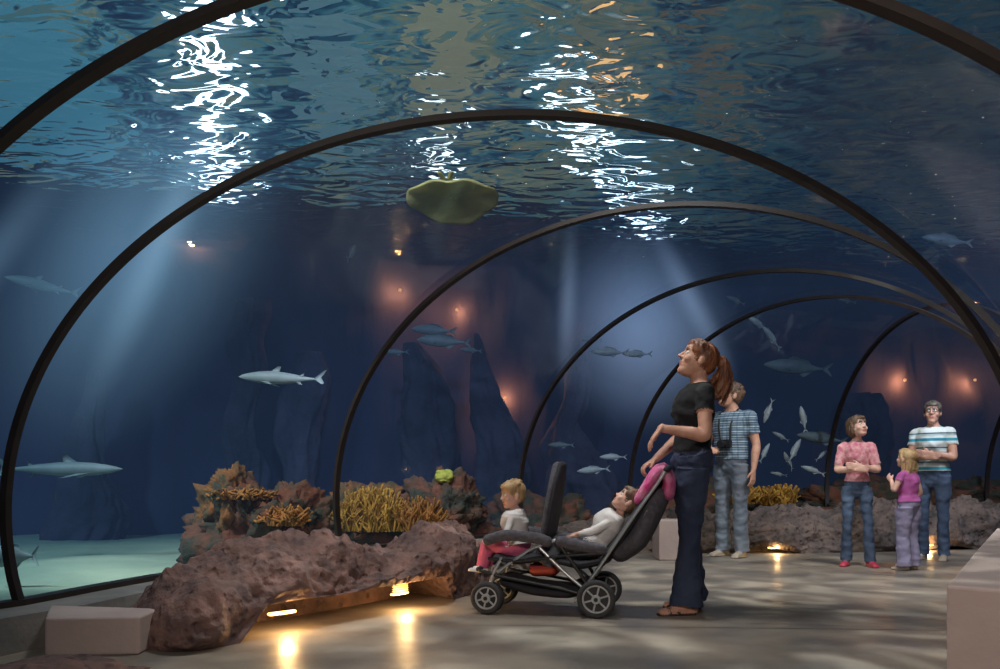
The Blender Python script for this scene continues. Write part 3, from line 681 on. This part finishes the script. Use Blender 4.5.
# hall roof with an added colour glow, seen broken up through the waves
CZ=7.5
cm=bpy.data.materials.new('hall_roof_glow'); cm.use_nodes=True; nt=cm.node_tree; n=nt.nodes; L=nt.links; b_=n['Principled BSDF']
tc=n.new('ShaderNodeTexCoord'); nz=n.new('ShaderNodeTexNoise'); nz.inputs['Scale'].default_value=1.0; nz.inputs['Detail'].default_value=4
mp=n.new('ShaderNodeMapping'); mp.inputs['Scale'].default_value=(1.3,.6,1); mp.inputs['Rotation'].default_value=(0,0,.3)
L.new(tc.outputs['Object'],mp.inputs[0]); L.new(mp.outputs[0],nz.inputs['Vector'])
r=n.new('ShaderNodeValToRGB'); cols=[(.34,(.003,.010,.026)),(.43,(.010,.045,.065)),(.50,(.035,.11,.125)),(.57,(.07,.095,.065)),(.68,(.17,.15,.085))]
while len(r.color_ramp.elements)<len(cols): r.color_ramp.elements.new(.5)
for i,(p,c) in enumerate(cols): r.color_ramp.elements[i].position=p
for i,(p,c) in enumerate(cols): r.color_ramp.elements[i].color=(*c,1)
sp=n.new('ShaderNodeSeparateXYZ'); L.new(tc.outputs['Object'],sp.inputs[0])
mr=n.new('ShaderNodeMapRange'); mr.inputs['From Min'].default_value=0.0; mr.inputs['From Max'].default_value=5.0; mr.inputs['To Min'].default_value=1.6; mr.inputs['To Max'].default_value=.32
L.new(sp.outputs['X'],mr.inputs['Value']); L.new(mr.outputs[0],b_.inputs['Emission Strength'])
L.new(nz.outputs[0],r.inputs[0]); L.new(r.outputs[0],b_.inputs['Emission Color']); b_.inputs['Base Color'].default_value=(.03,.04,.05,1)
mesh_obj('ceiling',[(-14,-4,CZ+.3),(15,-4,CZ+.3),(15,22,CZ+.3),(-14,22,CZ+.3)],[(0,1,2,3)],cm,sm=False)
def glow_panel(c,s,rz,col,e):  # glowing panels added above the water, to put glints and colour into the waves
    m=M('glow_panel_mat',col,.5,emis=col,estr=e); box('glow_panel',(c[0],c[1],CZ+.1),(s[0],s[1],.06),m,None,0,(0,0,rz))
glow_panel((-4.0,11.2),(.26,5.5),rad(19),(.9,.97,1),5)
glow_panel((2.2,13.5),(.18,7.0),rad(-27),(.9,.97,1),5)
glow_panel((-.9,12.2),(.16,1.2),rad(0),(1,.97,.9),3.5)
glow_panel((-6.4,10.0),(2.6,3.6),rad(20),(.10,.32,.40),.65)
glow_panel((-2.2,10.4),(.8,3.4),rad(8),(.22,.40,.44),.42)
glow_panel((-.6,9.6),(.7,3.0),rad(0),(.46,.44,.28),.45)
glow_panel((1.0,9.4),(.4,2.4),rad(-15),(.42,.43,.30),.32)
glow_panel((2.9,10.5),(.3,3.4),rad(-30),(.46,.34,.2),.2)
glow_panel((1.45,10.1),(.28,.45),0,(1,.5,.18),1.6)

wv=bpy.data.materials.new('sea_water'); wv.use_nodes=True; nt=wv.node_tree; nt.nodes.clear(); n=nt.nodes; L=nt.links
out=n.new('ShaderNodeOutputMaterial'); ab=n.new('ShaderNodeVolumeAbsorption'); ab.inputs[0].default_value=(.48,.63,.76,1); ab.inputs['Density'].default_value=.20
em=n.new('ShaderNodeEmission'); em.inputs[0].default_value=(.12,.21,.42,1); em.inputs[1].default_value=.0135  # haze imitated by a faint blue glow put into the water volume
ad=n.new('ShaderNodeAddShader'); L.new(ab.outputs[0],ad.inputs[0]); L.new(em.outputs[0],ad.inputs[1]); L.new(ad.outputs[0],out.inputs['Volume'])
v=[];f=[]
NP=NT+2
for s in dense:
    ring=[arcpt(s,T,.05) for T in TT]; a=ring[0].copy(); a.z=-.8; c=ring[-1].copy(); c.z=-.8
    v+= [a]+ring+[c]
nd=len(dense)
for i in range(nd-1):
    for j in range(NP): a=i*NP+j; b2=i*NP+(j+1)%NP; f.append((a,b2,b2+NP,a+NP))
f.append(list(range(NP))); f.append([(nd-1)*NP+j for j in range(NP)][::-1])
tun=mesh_obj('sea_water',v,f,wv,sm=False); fix_normals(tun)
bm=bmesh.new(); bm.from_mesh(tun.data); bmesh.ops.reverse_faces(bm,faces=bm.faces)
r=bmesh.ops.create_cube(bm,size=1)
for q in r['verts']: q.co=V((q.co.x*26.5+.5,q.co.y*19.6+6.9,q.co.z*5.0+1.985))
bm.to_mesh(tun.data); bm.free()

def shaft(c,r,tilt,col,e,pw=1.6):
    """painted light shaft: glow put into a soft emission volume, denser to its core"""
    m=bpy.data.materials.new('painted_light_shaft'); m.use_nodes=True; nt=m.node_tree; nt.nodes.clear(); n=nt.nodes; L=nt.links
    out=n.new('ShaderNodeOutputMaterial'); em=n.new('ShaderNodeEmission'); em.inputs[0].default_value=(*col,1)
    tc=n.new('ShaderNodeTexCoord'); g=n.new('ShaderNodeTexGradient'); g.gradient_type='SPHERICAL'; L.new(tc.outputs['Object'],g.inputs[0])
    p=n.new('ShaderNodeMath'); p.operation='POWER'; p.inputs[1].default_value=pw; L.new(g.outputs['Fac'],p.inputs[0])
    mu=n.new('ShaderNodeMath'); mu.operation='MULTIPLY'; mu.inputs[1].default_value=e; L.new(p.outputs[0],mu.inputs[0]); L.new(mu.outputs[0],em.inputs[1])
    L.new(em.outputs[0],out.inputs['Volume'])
    bm=bmesh.new(); bmesh.ops.create_icosphere(bm,subdivisions=3,radius=1); me=bpy.data.meshes.new('painted_light_shaft'); bm.to_mesh(me); bm.free(); me.materials.append(m)
    o=bpy.data.objects.new('painted_light_shaft',me); o.location=c; o.scale=r; o.rotation_euler=tilt; link(o)
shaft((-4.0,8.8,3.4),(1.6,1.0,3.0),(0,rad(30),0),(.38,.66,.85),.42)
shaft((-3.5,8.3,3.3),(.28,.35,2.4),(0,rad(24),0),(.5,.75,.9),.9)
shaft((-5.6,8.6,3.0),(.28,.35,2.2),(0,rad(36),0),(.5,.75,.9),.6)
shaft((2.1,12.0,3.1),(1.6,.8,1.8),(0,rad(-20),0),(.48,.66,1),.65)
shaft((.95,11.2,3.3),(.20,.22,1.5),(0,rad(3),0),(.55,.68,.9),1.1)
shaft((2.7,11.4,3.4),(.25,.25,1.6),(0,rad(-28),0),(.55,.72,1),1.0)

# ---------------------------------------------------------------- fish
silverf=M('fish_silver',(.30,.33,.32),.5,(.19,.23,.24),6); sharkm=M('shark_skin',(.15,.19,.19),.6,(.26,.29,.27),2); darkf=M('fish_grey',(.09,.115,.12),.6,(.14,.17,.17),4); rayM=M('ray_skin',(.50,.44,.14),.7,(.34,.31,.11),5,.01,12,translucent=.5)
def fish(name,loc,Ln,yaw,pitch=0,hr=.13,mat=silverf,shark=False,roll=0):
    t=Body(); c=[]
    prof=[(.5,.01),(.46,.25),(.38,.55),(.25,.85),(.1,1),(-.05,.92),(-.2,.65),(-.32,.36),(-.42,.18),(-.47,.14)]
    for x,h in prof: c.append((V((x*Ln,0.03*Ln*math.sin(x*6),0)),h*hr*Ln*(.75 if not shark else .95),h*hr*Ln,'a'))
    t.tube(c,ref=(0,1,0),n=14,step=Ln*.04)
    def fin(pts,th=.004):
        b0=len(t.v); n_=len(pts)
        for s in(1,-1):
            for p in pts: q=V(p)*Ln; q.y+=s*th*Ln; t.v.append(q); t.l.append('a')
        t.f.append(list(range(b0,b0+n_))); t.f.append(list(range(b0+n_,b0+2*n_))[::-1])
        for i in range(n_): t.f.append((b0+i,b0+(i+1)%n_,b0+n_+(i+1)%n_,b0+n_+i))
    if shark:
        fin([(-.44,0,.015),(-.56,0,.11),(-.59,0,.115),(-.52,0,.02),(-.56,0,-.05),(-.53,0,-.06),(-.45,0,-.015)])
        fin([(.12,0,hr*.85),(.02,0,hr+.06),(-.02,0,hr+.06),(0,0,hr*.8)]); fin([(-.25,0,hr*.4),(-.31,0,hr*.4+.04),(-.3,0,hr*.3)])
        fin([(-.2,0,-hr*.5),(-.29,0,-hr*.5-.04),(-.26,0,-hr*.4)])
        for s in(1,-1):
            b0=len(t.v)
            for p in [(.24,s*hr*.6,-hr*.5),(.08,s*.15,-hr-.01),(.03,s*.16,-hr-.015),(.12,s*hr*.6,-hr*.6)]: t.v.append(V(p)*Ln); t.l.append('a')
            t.f.append((b0,b0+1,b0+2,b0+3))
    else:
        fin([(-.44,0,.02),(-.58,0,hr*.9),(-.6,0,hr*.85),(-.52,0,0),(-.6,0,-hr*.85),(-.58,0,-hr*.9),(-.44,0,-.02)])
        fin([(.15,0,hr*.9),(.05,0,hr*1.35),(-.2,0,hr*.95),(-.25,0,hr*.5)]); fin([(-.05,0,-hr*.85),(-.15,0,-hr*1.25),(-.28,0,-hr*.45)])
        fin([(.22,hr*.7,-hr*.2),(.1,hr*1.0,-hr*.6),(.08,hr*.8,-hr*.2)])
    o=mesh_obj(name,t.v,t.f,mat); o.location=loc; o.rotation_euler=(roll,-pitch,yaw)
    return o
def at(px,py,Y): return ((px-500)/800*Y,Y,.8+(480-py)/800*Y)
fish('shark',at(279,378,8.6),.88,rad(178),rad(2),.08,sharkm,True)
fish('shark',at(64,469,8.4),1.20,rad(4),0,.065,darkf,True)
fish('shark',at(40,285,9.5),.75,rad(200),rad(10),.09,darkf,True)
for px,py,Y,Ln,yaw,pit,mt in [(442,341,11,.7,175,4,darkf),(432,330,11.4,.6,175,4,darkf),(608,352,11.5,.5,170,4,silverf),(636,354,11.5,.4,180,0,silverf),(592,470,11,.42,180,-5,silverf),(612,457,11,.35,180,0,silverf),(560,445,11.5,.35,170,0,darkf),(795,367,12.5,1.0,182,4,darkf),(757,323,11.5,.38,200,25,silverf),(771,337,11.5,.40,200,45,silverf),(768,412,10.8,.32,160,-70,silverf),(803,418,10.9,.34,160,80,silverf),(765,452,11,.28,10,60,silverf),(795,450,11,.36,10,60,silverf),(812,470,11.2,.32,170,20,silverf),(788,460,11.3,.32,100,50,silverf),(780,436,11.6,.25,170,30,silverf),(820,438,11.8,.7,180,8,darkf),(700,230,10,.3,90,20,darkf),(945,240,9.5,.55,175,8,darkf),(352,252,10.5,.4,80,40,darkf),(395,352,11.8,.35,175,0,darkf),(470,350,11.8,.3,180,5,darkf),(735,300,12,.3,190,20,darkf),(590,340,12,.3,175,5,darkf),(822,455,11.6,.24,20,35,silverf),(778,474,11.5,.22,170,10,silverf),(752,431,11.9,.22,190,50,silverf),(845,300,11.5,.28,175,15,darkf)]:
    fish('fish',at(px,py,Y),Ln,rad(yaw),rad(pit),.12,mt)
fish('fish',at(8,556,6.5),.42,rad(180),0,.22,sharkm)
def ray():
    v=[];f=[];n_=60;m_=16
    for i in range(m_+1):
        r=i/m_
        for j in range(n_):
            a=2*math.pi*j/n_
            x=.36*r*math.cos(a)*(1+.12*math.cos(a)); y=.46*r*math.sin(a)*(1-.16*abs(math.cos(a))**2)
            v.append((x,y,.05*(1-r*r)+.04*abs(math.sin(a))*r*r+.015*math.sin(a*7+1)*r**4))
    for i in range(m_):
        for j in range(n_): f.append((i*n_+j,i*n_+(j+1)%n_,(i+1)*n_+(j+1)%n_,(i+1)*n_+j))
    o=mesh_obj('stingray',v,f,rayM); o.modifiers.new('s','SOLIDIFY').thickness=.018
    t=Body()
    for sg in(1,-1): t.tube([(V((-.32,sg*.03,.03)),.03,.012,'a'),(V((-.42,sg*.06,.03)),.02,.008,'a')],ref=(0,1,0),n=8)
    mesh_obj('pelvic_fins',t.v,t.f,rayM,o)
    o.location=at(452,202,7.9); o.rotation_euler=(0,rad(16),rad(84))
ray()

WX=[p[0] for p in wpath[2:]]; WY=[p[1] for p in wpath[2:]]
def tank_lamp(px,py,e=30):
    Y=12.5
    for _ in range(8):
        x,_y,z=at(px,py,Y); yb=float(np.interp(x,WX,WY)); Y=yb+wdisp(x,yb,z)-.28
    x,Y,z=at(px,py,Y)
    em=empty('underwater_lamp',(x,Y,z))
    sph('bulb',(0,0,0),.028,M('lamp_bulb',(1,.5,.2),.5,emis=(1,.38,.12),estr=1.2),em)
    l=bpy.data.lights.new('lamp','POINT'); l.energy=e; l.color=(1,.33,.10); l.shadow_soft_size=.03; q=bpy.data.objects.new('lamp',l); q.location=(0,.10,0); link(q,em)
for a in [(400,290,40),(457,310,32),(190,236,24),(505,398,32),(905,380,38),(975,380,38)]: tank_lamp(*a)

def spot(name,loc,target,e,col,ang=70,size=.25,blend=.7):
    l=bpy.data.lights.new(name,'SPOT'); l.energy=e; l.color=col; l.spot_size=rad(ang); l.spot_blend=blend; l.shadow_soft_size=size
    o=bpy.data.objects.new(name,l); o.location=loc; o.rotation_euler=(V(target)-V(loc)).to_track_quat('-Z','Y').to_euler(); link(o)
spot('key_light',(-.2,-.6,2.4),(1.6,6,.7),330,(1,.87,.76),95,.35)  # added key spot behind the camera, to brighten the people
spot('tank_fill_1',(-.3,4.6,4.3),(.6,5.6,0),480,(1,.94,.87),110,.3)  # spots added out of view, to light the floor, people and tank
spot('tank_fill_2',(3.4,5.4,4.3),(3.6,8.2,0),700,(1,.93,.86),90,.3)
spot('tank_fill_3',(-3.4,5.2,4.3),(-2.3,8.6,.2),1300,(1,.90,.80),62,.3)
spot('tank_fill_4',(-1.2,5.5,4.3),(-.3,12.5,.8),1100,(.8,.82,1),62,.3)
spot('tank_fill_5',(5.2,5.2,4.3),(4.8,12.5,.8),900,(.8,.84,1),75,.3)
spot('tank_fill_6',(-6.5,5.0,4.3),(-5.6,8.6,.0),1500,(.75,.97,.93),85,.3)
l=bpy.data.lights.new('ripple_spot','SPOT'); l.energy=1100; l.spot_size=rad(95); l.spot_blend=.6; l.shadow_soft_size=.05; l.color=(1,1,.88); l.use_nodes=True  # added spot, its noise pattern imitates rippling light on the floor
nt=l.node_tree; n=nt.nodes; L=nt.links; em=[x for x in n if x.type=='EMISSION'][0]
tc=n.new('ShaderNodeTexCoord'); nz=n.new('ShaderNodeTexNoise'); nz.inputs['Scale'].default_value=6; nz.inputs['Detail'].default_value=2; nz.inputs['Distortion'].default_value=1.8
cr=n.new('ShaderNodeValToRGB'); cr.color_ramp.elements[0].position=.48; cr.color_ramp.elements[1].position=.72; cr.color_ramp.elements[0].color=(0,0,0,1)
L.new(tc.outputs['Normal'],nz.inputs['Vector']); L.new(nz.outputs[0],cr.inputs[0]); L.new(cr.outputs[0],em.inputs['Strength'])
o=bpy.data.objects.new('ripple_spot',l); o.location=(1.6,5.5,4.3); o.rotation_euler=(0,0,0); link(o)
w=bpy.data.worlds.new('w'); sc.world=w; w.use_nodes=True; w.node_tree.nodes['Background'].inputs[0].default_value=(.1,.15,.25,1); w.node_tree.nodes['Background'].inputs[1].default_value=.15

cam=bpy.data.cameras.new('camera'); cam.lens=28.8; cam.sensor_width=36; cam.shift_y=.1455; cam.clip_start=.05
co=bpy.data.objects.new('camera',cam); co.location=(0,0,.8); co.rotation_euler=(rad(90),0,0); link(co); sc.camera=co
